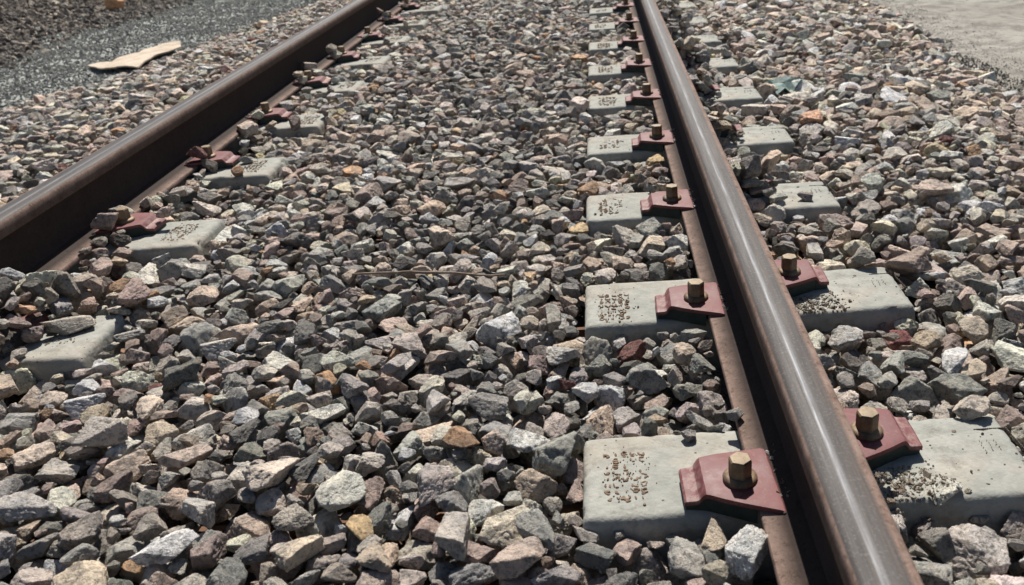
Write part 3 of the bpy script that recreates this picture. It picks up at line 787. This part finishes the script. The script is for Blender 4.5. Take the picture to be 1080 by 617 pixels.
# brown grit swept around the outer clips and crumbs along the clip ends
gr = np.random.default_rng(15); gp = []
for i, (x, y, d) in enumerate(CLIPS):
    for q in range(30):
        gp.append((x+d*.060+gr.normal(0, .006), y+gr.uniform(-.085, .075), .027+gr.uniform(-.002, .004), gr.uniform(.004, .015), int(gr.choice([0, 2]))))
    if d < 0 and x > 0:
        for q in range(850 if y < 1.9 else 60):
            a = x+gr.normal(.020, .040); b = y-.085+gr.normal(0, .030)
            if abs(a-bend(b)-G) < .08: continue
            ix = int((a-GX0)/GS); iy = int((b-GY0)/GS); hz = float(H[iy, ix])
            if hz > .028: continue
            gp.append((a, b, hz-.0008, float(np.clip(gr.lognormal(math.log(.0042), .55), .002, .015)), 1))
for i in range(9):
    for q in range(9):
        side = 1 if gr.random() < .75 else -1; a = side*gr.uniform(BIN, BOUT); b = ROWS[i]+gr.uniform(-.1, .1)
        if abs(abs(a)-G) < .18: continue
        gp.append((a+bend(b), b, BTOP+.001, gr.uniform(.002, .008), 1 if gr.random() < .5 else 2))
gp = np.array(gp); gb = np.array([(.25, .20, .17), (.50, .41, .325), (.42, .40, .365)])[gp[:, 4].astype(int)]*gr.lognormal(0, .3, (len(gp), 1))
scatter('grit', gp[:, :3], gr.uniform(0, 6.28, (len(gp), 3)), gp[:, 3], gr.integers(NPROTO, size=len(gp)), np.clip(gb, .02, .5), 'brown grit and crumbs around the clips and concrete blocks', 'grit')

# ------------------------------------------------------------------ small things
def height_at(x, y, rad=0):
    ix = int((x-GX0)/GS); iy = int((y-GY0)/GS)
    return float(H[max(0, iy-rad):iy+rad+1, max(0, ix-rad):ix+rad+1].max())
def tube(name, pts, radii, mat, n=8):
    v = []; f = []
    for i, p in enumerate(pts):
        t = (Vector(pts[min(i+1, len(pts)-1)])-Vector(pts[max(i-1, 0)])).normalized(); a = t.orthogonal().normalized(); b = t.cross(a)
        for k in range(n):
            w = 2*math.pi*k/n; v.append(Vector(p)+(a*math.cos(w)+b*math.sin(w))*radii[i])
    for i in range(len(pts)-1):
        for k in range(n): f.append((i*n+k, i*n+(k+1) % n, (i+1)*n+(k+1) % n, (i+1)*n+k))
    f.append(tuple(range(n))[::-1]); f.append(tuple((len(pts)-1)*n+k for k in range(n)))
    return link(name, mesh_from(name, v, f, True), mat)
pts = []; a = unproject(372, 293, -.005); b = unproject(532, 284, -.005); hs = []
for q in range(25):
    t = q/24; x = a[0]+(b[0]-a[0])*t; y = a[1]+(b[1]-a[1])*t+.012*math.sin(t*5.)
    hs.append(height_at(x, y, 1)); pts.append([x, y, 0])
env = np.array(hs); sm = np.convolve(np.pad(env, 6, 'edge'), np.ones(13)/13, 'valid')
sm = sm+max(0, np.percentile(env-sm, 80))
for q in range(25): pts[q][2] = float(sm[q])+.003
tag(tube('dry_twig', pts, [.0022+.0014*(1-abs(q/12-1)*.6) for q in range(25)], M_WOOD), 'thin dry twig lying across the stones between the rails', 'twig')

def sheet(name, outline, zf, th, mat, n=26):
    """irregular sheet with thickness: outline in x,y; filled on a grid"""
    bm = bmesh.new(); o = [Vector((p[0], p[1], 0)) for p in outline]
    vs_ = [bm.verts.new(p) for p in o]; face = bm.faces.new(vs_)
    bmesh.ops.triangulate(bm, faces=[face])
    for _ in range(4): bmesh.ops.subdivide_edges(bm, edges=[e for e in bm.edges if e.calc_length() > .05], cuts=1); bmesh.ops.triangulate(bm, faces=bm.faces[:])
    for q in bm.verts: q.co.z = zf(q.co.x, q.co.y)
    g = bmesh.ops.extrude_face_region(bm, geom=bm.faces[:])
    for q in g['geom']:
        if isinstance(q, bmesh.types.BMVert): q.co.z += th
    bmesh.ops.recalc_face_normals(bm, faces=bm.faces)
    me = bpy.data.meshes.new(name); bm.to_mesh(me); bm.free(); return link(name, me, mat)
oz = lambda x, y: (x/4.111, y/4.111)
ol = [unproject(*oz(*q), -.15)[:2] for q in ((372, 278), (430, 290), (500, 292), (582, 300), (640, 268), (690, 243), (740, 225), (786, 208), (783, 186), (735, 181), (640, 206), (590, 228), (535, 238), (480, 262), (420, 268))]
ol = [(p[0]+random.gauss(0, .008), p[1]+random.gauss(0, .012)) for p in ol]
cc = np.mean(ol, 0)
tag(sheet('cardboard_sheet', ol, lambda x, y: -.160+.010*math.sin((x-cc[0])*9)+.014*abs(fbm((x, y, 0), 4.2)), 0.009, M_CARD), 'torn beige cardboard sheet lying on gravel beyond the left rail', 'cardboard')
ol = [unproject(*q, .0)[:2] for q in ((806, 92), (815, 84), (828, 81), (845, 82), (847, 88), (836, 94), (820, 96))]
tag(sheet('plastic_scrap', ol, lambda x, y: height_at(x, y, 2)*.6-.004+.030*fbm((x, y, 0), 22), .002, M_RAG), 'crumpled blue-green plastic scrap among stones outside the right rail', 'litter')
p = unproject(122, 9, -.16); p[2] = float(ground_z(np.array([p[0]]), np.array([p[1]]))[0])+.05
o = link('loose_stone', PROTO[5][1]); o.location = p; o.scale = (.17, .17, .17); o.rotation_euler = (.3, .2, 1.); o['stone_col'] = [.56, .30, .15]
tag(o, 'orange stone on the brown gravel at the top edge', 'stone')
print('stones', len(STONES), 'total', round(time.time()-_t0, 1))
